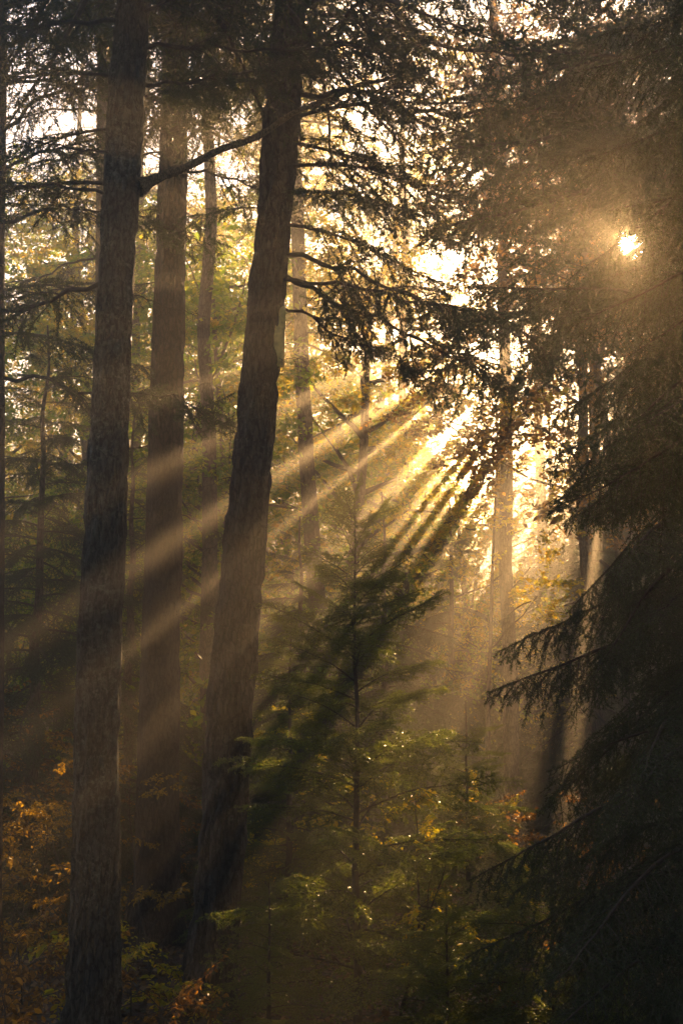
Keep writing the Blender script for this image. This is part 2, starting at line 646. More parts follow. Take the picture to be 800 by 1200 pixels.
def put_boughs(parent, name, tmpl, mats, base):
    """Each bough of a near tree is a part of its own (shared meshes; one that reaches across the sun is thinned there)."""
    for (k, M) in mats:
        M = M.copy()
        g, me = tmpl[k % len(tmpl)]
        V = np.concatenate(g.v)
        V = V[::max(1, len(V) // 300)]
        if lit(V @ M[:3, :3].T + M[:3, 3], 0, False).mean() > .16:
            continue
        if shades_sun(g, M):
            h = Geo()
            h.add_geo(g, M)
            h.carve(lambda c: ~eye_line(c))
            I = np.linalg.inv(M)
            h.v = [v @ I[:3, :3].T.astype(np.float32) + I[:3, 3].astype(np.float32) for v in h.v]
            mats_ = list(me.materials)
            me = h.mesh(me.name, mats_)
        M[:3, 3] -= base
        link(name, me, parent, M)


def eye_line(P):
    d = P - CAM
    s = d @ SUN
    n = .78 + .3 * np.sin(P[:, 0] * 31 + P[:, 2] * 17) * np.sin(P[:, 2] * 29 - P[:, 0] * 11)
    return (s > .3) & (np.linalg.norm(d - s[:, None] * SUN, axis=1) < s * .0112 * n)


def clear(M, L, grow=.12):
    """A bough whose length stays out of the sun gaps."""
    pts = np.array([[L * .35, 0, 0], [L * .65, 0, -.05], [L * .95, 0, -.1]])
    W = pts @ M[:3, :3].T + M[:3, 3]
    return not lit(W, grow, False).any()


# ------------------------------------------------------------------ sun gaps (where the beams pass)
gap(525, 800, 8.1, .33, 1.15)
gap(465, 850, 7.9, .22, 1.3)
gap(480, 750, 8.0, .12, 1.4)
gap(520, 950, 8.4, .10, 2.0)
gap(18, 985, 9.8, .24)
gap(58, 935, 9.8, .22)
gap(60, 1035, 9.7, .22)
gap(-5, 930, 9.8, .2)
gap(30, 1085, 9.5, .18)
gap(300, 1100, 7.2, .10, 2.0)
gap(255, 1150, 7.2, .10, 1.5)
gap(660, 1050, 7.6, .12, 2.0)
gap(510, 955, 8.4, .12, 2.0)
gap(335, 960, 8.5, .10, 2.0)
gap(400, 930, 8.0, .08, 2.0)
for b_ in [(162, 330, 16, .06, .9), (155, 360, 15, .08, .9), (147, 400, 14, .09, 1.1), (141, 420, 14, .05, .8), (134, 420, 14, .13, 1.1),
           (129.5, 480, 13, .08, .8), (127.3, 470, 14, .06, 1.0), (124.8, 460, 14, .07, 1.0), (121, 450, 14, .07, 1.0), (117.5, 460, 14, .08, 1.0), (114, 450, 15, .19, 1.3), (110, 480, 14, .14, 1.2), (106, 440, 16, .25, 1.4), (103.4, 440, 15.5, .13, 1.3), (101, 440, 15, .15, 1.2), (98.8, 435, 14.5, .12, 1.1), (96.5, 430, 14, .08, 1.0)]:
    beam(*b_)
gap(270, 1110, 7.6, .25)
gap(322, 400, 8.5, .3)

gap(262, 300, 16, .5)
gap(250, 430, 16, .35)
gap(370, 430, 17, .35)
gap(585, 430, 15, .35)
gap(70, 480, 17, .4)
gap(60, 560, 13, .25)
# ------------------------------------------------------------------ ground
def ground():
    xs = np.concatenate([np.linspace(-90, -12, 40), np.linspace(-11.5, 11.5, 140), np.linspace(12, 90, 40)])
    ys = np.concatenate([np.linspace(-60, 1, 30), np.linspace(1.3, 24, 150), np.linspace(25, 130, 60)])
    X, Y = np.meshgrid(xs, ys)
    Z = ground_z(X, Y)
    Z += R.normal(0, .012, Z.shape) * (np.abs(X) < 11.6)
    g = Geo()
    nx = len(xs)
    i, j = np.meshgrid(np.arange(len(ys) - 1), np.arange(nx - 1), indexing='ij')
    a = (i * nx + j).ravel()
    g.add(np.stack([X, Y, Z], -1).reshape(-1, 3), np.stack([a, a + 1, a + nx + 1, a + nx], 1), 0)
    m, nt = new_mat('forest_floor')
    L = nt.links.new
    tc = nd(nt, 'ShaderNodeTexCoord')
    n1 = nd(nt, 'ShaderNodeTexNoise', Scale=5.0, Detail=9.0, Roughness=.7)
    vo = nd(nt, 'ShaderNodeTexVoronoi', Scale=24.0)
    L(tc.outputs['Object'], n1.inputs[0])
    L(tc.outputs['Object'], vo.inputs[0])
    rp = ramp(nt, [(.3, (.03, .022, .014)), (.55, (.075, .05, .028)), (.75, (.12, .08, .04))])
    L(n1.outputs[0], rp.inputs[0])
    mul = nd(nt, 'ShaderNodeMix', data_type='RGBA', blend_type='MULTIPLY')
    mul.inputs[0].default_value = .6
    L(rp.outputs[0], mul.inputs[6])
    L(vo.outputs['Color'], mul.inputs[7])
    b = nd(nt, 'ShaderNodeBsdfPrincipled', Roughness=.9)
    L(mul.outputs[2], b.inputs['Base Color'])
    bp = nd(nt, 'ShaderNodeBump', Strength=.8, Distance=.04)
    L(vo.outputs['Distance'], bp.inputs['Height'])
    L(bp.outputs[0], b.inputs['Normal'])
    o = nd(nt, 'ShaderNodeOutputMaterial')
    L(b.outputs[0], o.inputs[0])
    tag(link('ground', g.mesh('ground', [m])), 'dark forest floor of soil under fallen leaves', kind='structure')
    # leaf litter
    n = 46000
    g = Geo()
    y = 3.5 + 17 * R.random(n) ** 1.3
    x = (R.random(n) - .5) * (y * .62 + 3.5)
    P = np.stack([x, y, ground_z(x, y) + R.uniform(.005, .045, n)], 1)
    a = R.uniform(0, 6.28, n)
    leaves(g, R, P, np.stack([np.cos(a), np.sin(a), R.normal(.1, .25, n)], 1), .065, 0, 0.0, .6)
    tag(link('fallen_leaves', g.mesh('fallen_leaves', [M_litter])), 'brown fallen leaves covering the forest floor', 'leaf litter', kind='stuff')


ground()


# ------------------------------------------------------------------ the big near trunks
def near_trunk(seed, label, spec, depth, mat, top, rough, flare=.5, name='spruce_tree', sides=84, dz=.018):
    P, r = photo_trunk(spec, depth, top)
    base = np.array([P[0][0], P[0][1], float(ground_z(P[0][0], P[0][1]))])
    t = thing(name, label, 'tree', base)
    g = trunk_geo(seed, P - base, r, flare, rough, sides, dz)
    link('trunk', g.mesh('trunk', [mat]), t)
    return t, base, axis_fn(P, r)


def limb_at(ax, py_z, az, el, s, k, roll=0.0):
    p, r = ax(py_z)
    p = p + r * .7 * np.array([math.cos(az), math.sin(az), 0])
    return (k, pose(p, az, el, roll, s))


def zrow(px, py, depth):
    return at(px, py, depth)[2]


# T1 lichen-flecked trunk
t1, b1, ax1 = near_trunk(1, 'dark lichen-flecked trunk with a long bare limb slanting up across two other trunks',
                         [(1200, 80, 136), (1000, 86, 139), (800, 92, 141), (600, 102, 148), (400, 113, 153), (250, 121, 161), (100, 130, 170), (0, 138, 176)],
                         7.4, M_bark_l, 14.5, .15)
# its long bare limb
p0 = at(162, 222, 7.4)
p1 = at(425, 98, 8.0)
p2 = at(500, 80, 8.4)
tt = np.linspace(0, 1, 20)[:, None]
Q = (1 - tt) ** 2 * p0 + 2 * tt * (1 - tt) * (at(292, 160, 7.7)) + tt ** 2 * p1
Q = np.vstack([Q, p1 + (p2 - p1) * np.linspace(.12, 1, 8)[:, None]])
Q += np.stack([np.zeros(28), .015 * np.sin(np.arange(28) * .8), .010 * np.sin(np.arange(28) * 1.1) + .012 * np.sin(np.arange(28) * .45 + 1)], 1)
g = Geo()
tube(g, Q - b1, np.interp(np.arange(28), [0, 1, 2.5, 19, 27], [.066, .037, .026, .016, .006]) * (1 + .10 * np.sin(np.arange(28) * 2.7)), 10, 0)
for i in range(26):
    q = Q[R.integers(4, 28)] - b1
    tube(g, wander(R, q, norm([R.normal(.4, .6), R.normal(0, .6), R.normal(-.6, .5)]), R.uniform(.08, .35), 6, .7), np.linspace(.004, .001, 6), 3, 1)
link('limb', g.mesh('limb', [M_limb, M_twig]), t1)
ms = []
for py, az, el, s in [(60, 20, 12, .8), (95, 35, 25, .7), (30, 170, 0, .8), (90, 185, -4, .9), (150, 172, -8, .75), (215, 176, -2, .95), (235, 200, 5, .6), (330, 184, -14, .8),
                      (10, 200, 0, 1.0), (20, 330, 0, .9), (0, 250, 5, .8), (345, 10, -6, .35), (180, 215, -6, .6)]:
    ms.append(limb_at(ax1, zrow(140, py, 7.4), rad(az), rad(el), s, len(ms)))
put_boughs(t1, 'bough', T_limb[:3] + T_dark[:3], ms[:11], b1)
put_boughs(t1, 'dead_limb', T_dead, ms[11:], b1)

# T2 straight brown trunk
t2, b2, ax2 = near_trunk(2, 'straight brown trunk standing between the lichen-flecked trunk and the leaning trunk',
                         [(1095, 153, 211), (1000, 160, 208), (800, 165, 210), (600, 173, 213), (400, 179, 216), (200, 187, 219), (0, 192, 221)],
                         10.7, M_bark_b, 16.5, .13)
ms = []
for py, az, el, s in [(60, 12, 8, .8), (175, 170, -6, .6), (200, 5, -5, .85), (330, 175, -12, .5), (30, 200, 0, 1.0), (110, 350, 10, .9), (520, 160, -10, .45), (600, 20, -16, .4), (20, 60, 5, .8)]:
    ms.append(limb_at(ax2, zrow(205, py, 10.7), rad(az), rad(el), s, len(ms)))
put_boughs(t2, 'bough', T_thin[:3] + T_dark[:3], ms, b2)

# T3 leaning trunk with torn bark
t3, b3, ax3 = near_trunk(3, 'leaning dark trunk with a pale torn strip of wood on its flank',
                         [(1170, 214, 270), (1085, 226, 277), (1000, 233, 285), (900, 240, 291), (800, 247, 298), (600, 268, 313), (400, 288, 329), (300, 296, 338), (200, 305, 346), (100, 314, 352), (0, 325, 358)],
                         8.5, M_bark_r, 15, .20, .5)
# torn strip: a splintered tongue of bare wood lying on the trunk's flank
za, zb_ = zrow(325, 362, 8.5), zrow(322, 432, 8.5)
g = Geo()
rows = 26
VV, FF = [], []
for i in range(rows):
    k = i / (rows - 1)
    z = zb_ + (za - zb_) * k
    c, r = ax3(z)
    wdt = .50 * math.sin(math.pi * min(1, max(0, k * .97 + .02))) ** .75 * (1.12 - .35 * k) + .012 * math.sin(i * 1.7)
    for j in range(9):
        w = (j / 8 - .5) * 2
        a = rad(-24) + .08 * (1 - k) + w * wdt
        rr = r * .97 + .050 * (1 - w * w) * (1 - .3 * k) + .004 * math.sin(j * 2.6 + .2 * i) + (.012 * (1 - k / .12) if k < .12 else 0)
        VV.append(c + np.array([math.cos(a) * rr, math.sin(a) * rr, 0]) - b3)
for i in range(rows - 1):
    for j in range(8):
        FF.append([i * 9 + j, i * 9 + j + 1, i * 9 + 10 + j, i * 9 + 9 + j])
g.add(VV, FF, 0)
tag(link('torn_bark', g.mesh('torn_bark', [M_torn]), t3), 'pale splintered strip of torn wood')
ms = []
for py, az, el, s in [(20, 350, 14, 1.1), (45, 10, 4, 1.15), (75, 330, 8, 1.0), (105, 5, -2, 1.2), (140, 345, 0, 1.15), (165, 20, -10, 1.0), (195, 355, -8, 1.1),
                      (230, 335, -14, .95), (262, 8, -15, .95), (305, 350, -18, .95), (318, 15, -20, .9), (335, 340, -22, .8), (355, 5, -24, .6),
                      (30, 150, 5, .8), (95, 175, 0, .6), (245, 190, -8, .45), (0, 300, 6, 1.0), (10, 40, 10, 1.2), (-40, 10, 5, 1.3), (-60, 340, 4, 1.3), (-90, 355, 8, 1.3), (-120, 320, 8, 1.2), (-30, 320, 6, 1.1)]:
    ms.append(limb_at(ax3, zrow(330, py, 8.5), rad(az), rad(el), s, len(ms)))
put_boughs(t3, 'bough', T_limb[:4] + T_dark, [m for m in ms if clear(m[1], 2.2, 0)], b3)
ms = []
for i in range(5):
    ms.append(limb_at(ax3, zrow(310, 420 + i * 70, 8.5), R.choice([0, math.pi]) + R.normal(0, .4), rad(-10), .25, i))
put_boughs(t3, 'dead_limb', T_dead, ms, b3)

def high_crown(t, base, ax, seed, z0_, z1_, ml, n):
    g = Geo()
    by = {}
    c, _ = ax(z0_)
    c = c - [0, 0, z0_]
    for k, M in conifer_poses(seed, c + [0, 0, 0], z1_, .1, z0_, ml, n, 2.0, 14, -12):
        by.setdefault(k % 4, []).append(M)
    for k, Ms in by.items():
        g.add_geo(T_far[k][0], Ms)
    g.carve(lambda p: ~lit(p))
    for k in range(len(g.v)):
        g.v[k] = g.v[k] - base.astype(np.float32)
    link('crown', g.mesh('crown', [M_twig, M_farsp]), t)




# T0 slim trunk behind T1, and the trunk at the picture's edge
t0, b0, ax0 = near_trunk(4, 'slim reddish trunk half hidden behind the upper part of the lichen-flecked trunk',
                         [(820, 112, 128), (700, 113, 129), (400, 112, 130), (200, 113, 131), (40, 114, 131), (0, 115, 131)], 13.0, M_bark_b, 14, .05, sides=28, dz=.05)
ms = [limb_at(ax0, zrow(120, py, 13.0), rad(az), rad(el), s, i) for i, (py, az, el, s) in enumerate([(60, 180, 5, .8), (130, 200, -5, .9), (180, 170, 0, 1.0), (240, 190, -8, 1.0), (300, 160, -5, .9), (30, 350, 0, .8), (330, 185, -10, .9)])]
put_boughs(t0, 'bough', T_thin, ms, b0)
te, be, axe = near_trunk(5, 'dark trunk cut by the edge of the picture with bare forked limbs',
                         [(840, -20, 4), (700, -18, 5), (300, -12, 6), (50, -8, 9), (0, -7, 9)], 9.5, M_bark_b, 12, .06, sides=28, dz=.05)
ms = [limb_at(axe, zrow(0, py, 9.5), rad(az), rad(el), s, i) for i, (py, az, el, s) in enumerate([(60, 10, 20, .8), (150, 350, 35, .9), (200, 15, 28, .8), (260, 340, -5, .8), (340, 5, 4, .8), (390, 10, -8, .9), (0, 20, 0, .9), (440, 350, -10, .9), (100, 0, 0, .8)])]
put_boughs(te, 'bough', T_limb[2:] + T_dark[2:4], ms, be)


# ------------------------------------------------------------------ conifers with all their boughs
def conifer_poses(seed, base, H, r0, start, maxlen, n, tl, el0=12, el1=-22, jitter=.12, lean=(0, 0), minlen=.15, azs=None, power=.8):
    """Bough matrices of a conifer: long and drooping below, short and rising above. tl = template length."""
    rng = np.random.default_rng(seed)
    out = []
    for i in range(n):
        k = ((i + rng.uniform(0, 1)) / n) ** 1.15
        z = start + (H - start) * k * .985
        l = minlen + (maxlen - minlen) * (1 - k) ** power * rng.uniform(.75, 1.15)
        az = i * 2.39996 + rng.normal(0, .25)
        if azs is not None:
            az = rng.uniform(*azs)
        el = rad(el1 + (el0 - el1) * k ** 1.2 + (35 * max(0, k - .85) / .15) + rng.normal(0, 9))
        p = np.array(base) + [lean[0] * z, lean[1] * z, z]
        p[:2] += r0 * (1 - z / H) * .5 * np.array([math.cos(az), math.sin(az)])
        out.append((int(rng.integers(0, 100)), pose(p, az, el, rng.normal(0, .35), l / tl)))
    return out


def stem_pts(base, H, lean=(0, 0), n=10, wob=.01, seed=0):
    rng = np.random.default_rng(seed + 99)
    z = np.linspace(-.12, H, n)
    return np.stack([base[0] + lean[0] * z + rng.normal(0, wob, n), base[1] + lean[1] * z + rng.normal(0, wob, n), base[2] + z], 1)


high_crown(t1, b1, ax1, 71, 7.2, 14.5, 2.9, 110)
high_crown(t2, b2, ax2, 72, 9.0, 16.5, 2.9, 110)
high_crown(t3, b3, ax3, 73, 8.0, 15.0, 3.0, 110)


def near_conifer(seed, label, px, depth, H, r0, start, maxlen, n, tmpl, tl, bark, name='spruce_tree', lean=(0, 0), el0=12, el1=-22, carve=.05, azs=None, py=820, power=.8, cat='tree', eye_only=False):
    b = at(px, py, depth)
    base = np.array([b[0], b[1], float(ground_z(b[0], b[1]))])
    t = thing(name, label, cat, base)
    P = stem_pts(np.zeros(3), H, lean, 14, r0 * .25, seed)
    link('trunk', trunk_geo(seed, P, np.linspace(r0, r0 * .12, 14), .25, .05, 16, .05).mesh('trunk', [bark]), t)
    ms = conifer_poses(seed, base, H, r0, start, maxlen, n, tl, el0, el1, lean=lean, azs=azs, power=power)
    ms = [m for m in ms if clear(m[1], tl, carve)]
    put_boughs(t, 'bough', tmpl, ms[:99], base)
    return t


# young spruce in the light, centre
near_conifer(11, 'young slender spruce with sunlit boughs standing alone in the beam of light', 418, 8.0, 3.42, .030, .25, 1.15, 66, T_young, 1.0, M_twig, 'young_spruce', (-.004, 0), 28, 6, -10, power=.5)
# large dark spruce at the picture's edge
near_conifer(12, 'big dark spruce with drooping feathery boughs in front of the sun', 832, 5.6, 5.0, .07, .15, 1.24, 97, T_heavy, 1.5, M_bark_b, 'spruce_tree', (.01, 0), 0, -18, -.02, power=.12)
near_conifer(26, 'added twiggy spruce whose boughs screen the near air round the sun', 935, 2.9, 4.5, .05, 2.75, .64, 92, T_heavy, 1.5, M_bark_b, 'spruce_tree', (0, 0), 10, -18, -10, power=.35)  # added tree: its boughs keep direct sun off the air by the camera
near_conifer(13, 'dark spruce crowded behind the drooping one, its boughs overlapping', 860, 7.4, 3.4, .08, .1, 1.35, 70, T_heavy, 1.5, M_bark_b, 'spruce_tree', (0, 0), 8, -18, -.02, power=.6)
# the tall spruce whose boughs hang in from above
near_conifer(14, 'tall spruce hanging dense dark boughs in from above the sun', 900, 9.0, 9.5, .16, 6.0, 3.1, 66, T_dark, 1.5, M_bark_b, 'spruce_tree', (0, 0), 6, -14, 0.02, power=.4)
# low young spruces
near_conifer(15, 'low bushy young spruce in deep shade beneath the big dark spruce', 640, 6.6, 1.35, .022, .08, .95, 60, T_young, 1.0, M_twig, 'young_spruce', (0, 0), 10, -8, -10, cat='sapling')
near_conifer(16, 'small young spruce in shade just before the foot of the lone sunlit one', 520, 6.8, 1.05, .02, .06, .8, 50, T_young, 1.0, M_twig, 'young_spruce', (0, 0), 10, -8, -10, cat='sapling')
near_conifer(17, 'short young spruce with glinting twigs beside the foot of the leaning trunk', 318, 7.0, 1.1, .02, .06, .48, 44, T_young, 1.0, M_twig, 'young_spruce', (0, 0), 10, -8, -10, cat='sapling')
near_conifer(18, 'bushy young spruce behind the lone sunlit one, its tips catching light', 545, 10.4, 2.0, .03, .1, 1.0, 60, T_young, 1.0, M_twig, 'young_spruce', (0, 0), 10, -10, -.02, cat='sapling')
near_conifer(19, 'shaded young spruce between the leaning trunk and the lone sunlit one', 340, 10.0, 2.7, .035, .2, 1.0, 70, T_young, 1.0, M_twig, 'young_spruce', (0, 0), 10, -12, -.02)
near_conifer(20, 'low dark spruce filling the corner under the drooping boughs', 760, 5.2, .95, .02, .05, .9, 50, T_heavy, 1.5, M_twig, 'young_spruce', (0, 0), 8, -12, -10, cat='sapling')
# middle distance spruces
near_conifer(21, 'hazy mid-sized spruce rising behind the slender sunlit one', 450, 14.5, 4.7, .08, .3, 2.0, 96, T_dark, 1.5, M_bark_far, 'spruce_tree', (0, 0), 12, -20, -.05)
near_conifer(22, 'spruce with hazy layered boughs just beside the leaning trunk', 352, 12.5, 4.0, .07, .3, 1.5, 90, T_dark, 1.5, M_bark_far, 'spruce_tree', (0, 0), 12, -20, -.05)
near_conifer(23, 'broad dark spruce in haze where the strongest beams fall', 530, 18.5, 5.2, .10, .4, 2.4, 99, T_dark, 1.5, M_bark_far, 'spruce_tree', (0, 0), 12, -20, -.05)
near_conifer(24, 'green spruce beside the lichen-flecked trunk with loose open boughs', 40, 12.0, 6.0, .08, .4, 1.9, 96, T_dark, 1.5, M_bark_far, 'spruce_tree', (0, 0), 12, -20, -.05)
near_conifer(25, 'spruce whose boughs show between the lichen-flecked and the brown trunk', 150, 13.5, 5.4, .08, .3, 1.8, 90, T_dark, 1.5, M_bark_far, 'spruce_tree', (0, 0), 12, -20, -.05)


# ------------------------------------------------------------------ far trees: one mesh per crown
def far_conifer_geo(seed, H, start, maxlen, n):
    g = Geo()
    by = {}
    for k, M in conifer_poses(seed, np.zeros(3), H, .2, start, maxlen, n, 2.0, 14, -24):
        by.setdefault(k % len(T_far), []).append(M)
    for k, Ms in by.items():
        g.add_geo(T_far[k][0], Ms)
    return g


def far_trunk_mesh(seed, H, r0, mat):
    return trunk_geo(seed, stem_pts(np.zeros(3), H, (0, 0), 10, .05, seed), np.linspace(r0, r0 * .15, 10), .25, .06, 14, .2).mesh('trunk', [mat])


def base_of(px, depth):
    b = at(px, 820, depth)
    return np.array([b[0], b[1], float(ground_z(b[0], b[1]))])


def carved_conifer(seed, label, px, depth, H, start, maxlen, n, r0=.17):
    """A tall conifer whose crown leaves the sun gaps open."""
    base = base_of(px, depth)
    t = thing('spruce_tree', label, 'tree', base)
    link('trunk', far_trunk_mesh(seed, H, r0, M_bark_far), t)
    g = far_conifer_geo(seed, H, start, maxlen, n)
    g.carve(lambda c: ~lit(c + base))
    link('crown', g.mesh('crown', [M_twig, M_farsp]), t)


def broadleaf(seed, label, px, depth, H, spread, start, n, mats, size=.09, r0=.11, name='beech_tree', bark=None, dens=1.0, lean=0.0, xy=None):
    """Broadleaf tree: trunk, limbs and sprays of leaves set loosely through the crown."""
    rng = np.random.default_rng(seed)
    base = base_of(px, depth)
    t = thing(name, label, 'tree', base)
    P = wander(rng, (0, 0, -.1), (lean, 0, 1), H, 12, .12)
    link('trunk', trunk_geo(seed, P, np.linspace(r0, r0 * .18, 12), .25, .05, 16, .12).mesh('trunk', [bark or M_bark_far]), t)
    g = Geo()
    sp = [leaf_spray(seed * 10 + i, 1.1, 12, 7, size, True) for i in range(3)]
    by = {0: [], 1: [], 2: []}
    for i in range(n):
        k = (i + rng.random()) / n
        z = start + (H - start) * k
        p = np.array([np.interp(z, P[:, 2], P[:, j]) for j in range(3)])
        az = i * 2.4 + rng.normal(0, .4)
        ln = spread * (1.1 - .75 * k) * rng.uniform(.6, 1.15)
        lp = wander(rng, p, (math.cos(az), math.sin(az), rng.uniform(.15, .8)), ln, 7, .35)
        tube(g, lp, np.linspace(r0 * .28, .008, 7), 5, 0)
        for j in range(int(9 * dens)):
            q = lp[rng.integers(2, 7)] + rng.normal(0, .22, 3)
            a2 = az + rng.normal(0, .9)
            by[int(rng.integers(0, 3))].append(pose(q, a2, rng.normal(0, .35), rng.normal(0, .4), rng.uniform(.6, 1.15)))
    for k_, Ms in by.items():
        g.add_geo(sp[k_], Ms)
    g.carve(lambda c: ~lit(c + base))
    link('crown', g.mesh('crown', [M_twig, mats]), t)
    return t


# canopy between the sun and the clearing
cv = [
    (31, 'tall spruce in the haze standing just beside the bright opening of sky', 705, 25, 18, 2.5, 2.7, 210),
    (32, 'tall far spruce directly behind the sun and its halo', 778, 29, 20, 3.0, 2.9, 150),
    (33, 'far spruce in haze beyond the drooping boughs, closer than its neighbours', 840, 21, 17, 1.5, 2.8, 210),
    (34, 'far spruce hidden mostly by the tall spruce with hanging boughs', 950, 26, 19, 2.0, 3.0, 200),
    (35, 'hazy spruce rising behind the middle beams, thin at its top', 500, 26, 9.5, 1.5, 2.4, 140),
    (36, 'small hazy spruce under the bright opening of sky', 590, 21, 7.8, .8, 2.0, 130),
    (37, 'hazy spruce filling the space under the sun behind the big dark spruce', 690, 18, 8.5, .5, 2.3, 150),
    (38, 'far spruce low beneath the sun, deepest in the haze', 640, 32, 13.5, 1.0, 2.8, 150),
    (39, 'tall far spruce whose crown closes the gap above the sun', 738, 34, 19.5, 4.0, 3.0, 130),
    (40, 'far spruce beyond the picture edge shading the clearing', 1060, 24, 17, 1.5, 3.0, 180),
    (41, 'second tall far spruce showing between the hanging boughs and the sun', 800, 33, 20, 3.0, 3.0, 120),
    (42, 'narrow tall spruce in haze at the rim of the bright opening', 694, 20, 11.5, 3.0, 1.5, 120),
]
for a in cv:
    carved_conifer(*a)

broadleaf(51, 'beech with brown-gold leaves glowing all round the sun', 735, 15.5, 11.5, 2.5, 3.4, 44, M_rust, .085, .09, dens=1.9)
broadleaf(52, 'slender pale birch with thin golden twigs standing in the bright opening', 600, 21, 14, 1.6, 4.5, 34, M_gold, .08, .12, 'birch_tree', M_birch, dens=.9)
broadleaf(53, 'small golden beech in haze just under the bright opening of sky', 570, 16, 6.3, 1.5, 2.6, 18, M_gold, .075, .04, dens=.7)
broadleaf(54, 'green-gold beech glowing between the brown trunk and the leaning trunk', 262, 16, 9.0, 2.4, 3.0, 30, M_lime, .085, .09, dens=1.0)
broadleaf(55, 'golden beech behind the leaning trunk with leaves bright in the haze', 365, 17, 8.0, 1.9, 3.5, 26, M_gold, .085, .15, dens=.9, lean=.02)
broadleaf(56, 'yellow-leaved beech behind the spruce beside the lichen-flecked trunk', 70, 18, 9.0, 2.4, 2.6, 28, M_gold, .085, .09, dens=.8)
broadleaf(57, 'pale trunk with a thin gold crown standing far in the haze', 425, 24, 14, 1.8, 6.0, 24, M_gold, .09, .14, dens=.6)
broadleaf(58, 'green-leaved beech low at the edge of the picture beyond the bare forked limbs', -20, 15, 6.0, 1.8, 1.0, 24, M_lime, .08, .07, dens=.9)
broadleaf(59, 'slim beech with gold leaves high beside the leaning trunk', 290, 22, 15, 2.2, 6.0, 28, M_gold, .09, .12, dens=.8)


for a in [
    (111, 'green-gold beech standing behind the open green spruce', 0, 20, 10.5, 2.4, 1.2, 32, M_lime),
    (112, 'golden beech seen through the boughs just beside the lichen-flecked trunk', 105, 21, 11, 2.4, 1.5, 30, M_gold),
    (113, 'green-gold beech filling the gap between the lichen-flecked and brown trunks', 185, 18.5, 8.5, 2.2, 1.2, 32, M_lime),
    (114, 'golden beech far behind the tall bare trunk in haze', 238, 25, 12, 2.6, 1.5, 34, M_gold),
    (115, 'green-gold beech close behind the leaning trunk with the torn strip', 330, 21, 9.2, 2.4, 1.2, 34, M_lime),
    (116, 'golden beech in thick haze under the hanging twigs of the leaning trunk', 405, 26, 10.0, 2.6, 1.2, 34, M_gold),
    (117, 'green-gold beech behind the top of the slender sunlit spruce', 455, 19, 6.6, 2.0, .8, 30, M_lime),
    (118, 'golden beech far in the haze under the bright opening', 515, 30, 9.5, 2.5, 1.2, 32, M_gold),
    (119, 'low green-gold beech just behind the tall bare trunk in haze', 275, 15.5, 5.6, 1.8, .8, 28, M_lime),
    (120, 'tall beech thin at the top between the brown trunk and the leaning trunk', 215, 30, 16, 2.6, 4.0, 34, M_gold),
    (122, 'tall golden beech whose crown closes the sky behind the leaning trunk', 345, 29, 16, 2.8, 4.0, 40, M_gold),
    (123, 'tall green-gold beech far in the haze behind the hanging twigs', 450, 34, 17, 3.0, 4.0, 40, M_lime),
    (124, 'tall green-gold beech filling the sky beside the lichen-flecked trunk', 120, 30, 15, 2.8, 4.0, 36, M_lime),
    (125, 'tall golden beech rising behind the open green spruce', 35, 27, 13, 2.6, 3.0, 34, M_gold),
    (121, 'low golden beech glowing where the strongest beams come down', 560, 20, 5.6, 1.9, .6, 28, M_gold),
]:
    broadleaf(*a, size=.09, dens=1.25)


# bare trunks in the haze
def haze_trunk(seed, label, px, depth, w, H=16, lean=0.0, mat=None, name='spruce_tree', crown=True):
    base = base_of(px, depth)
    r = w / 2 * scale_at(px, 700, depth)
    t = thing(name, label, 'tree', base)
    P = stem_pts(np.zeros(3), H, (lean, 0), 12, .03, seed)
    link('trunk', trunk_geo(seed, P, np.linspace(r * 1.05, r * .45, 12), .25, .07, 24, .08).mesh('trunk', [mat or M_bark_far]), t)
    rng = np.random.default_rng(seed)
    ms = []
    for i in range(9):
        z = rng.uniform(2.0, 9)
        az = rng.uniform(0, 6.28)
        ms.append((i, pose(base + [lean * z, 0, z], az, rad(rng.uniform(-20, 5)), 0, rng.uniform(.3, .6))))
    put_boughs(t, 'dead_limb', T_dead, ms, base)
    if crown:
        g = Geo()
        by = {}
        for k, M in conifer_poses(seed, np.zeros(3), H + 1, .2, H * .62, 1.9, 50, 2.0, 10, -24, lean=(lean, 0)):
            by.setdefault(k % 4, []).append(M)
        for k, Ms in by.items():
            g.add_geo(T_far[k][0], Ms)
        g.carve(lambda c: ~lit(c + base))
        link('crown', g.mesh('crown', [M_twig, M_farsp]), t)


haze_trunk(61, 'tall bare trunk in haze seen between the brown trunk and the leaning one', 250, 14.5, 20, 15, -.02)
haze_trunk(62, 'leaning hazy trunk crossed by beams beyond the leaning dark trunk', 388, 15.0, 22, 15, -.055)
haze_trunk(63, 'straight brown trunk standing in the pool of light between the two spruces', 598, 17, 18, 15, 0.0)
haze_trunk(64, 'thin dark trunk in haze close to the big dark spruce boughs', 700, 21, 10, 15, 0.01)
haze_trunk(65, 'thin distant trunk rising behind the slender sunlit spruce', 470, 22, 13, 15, .01)
haze_trunk(66, 'thin trunk seen between the lichen-flecked trunk and the brown trunk', 152, 19, 13, 15, .0)
haze_trunk(67, 'thin distant trunk standing in the bright opening above the sun', 640, 28, 14, 18, .0)
haze_trunk(68, 'thin pale trunk at the far edge among yellow leaves', 62, 23, 10, 15, .01)

# rows of far spruces closing the view: shared meshes
protos = []
for i, (H, st, ml, n) in enumerate([(15, .8, 2.6, 120), (18, 1.5, 2.9, 130), (12, .5, 2.3, 110)]):
    base = np.array([0, 0, 0])
    t = thing('spruce_tree', 'far', 'tree', base)
    link('trunk', far_trunk_mesh(80 + i, H, .18, M_bark_far), t)
    link('crown', far_conifer_geo(80 + i, H, st, ml, n).mesh('crown', [M_twig, M_farsp]), t)
    protos.append([t, False])


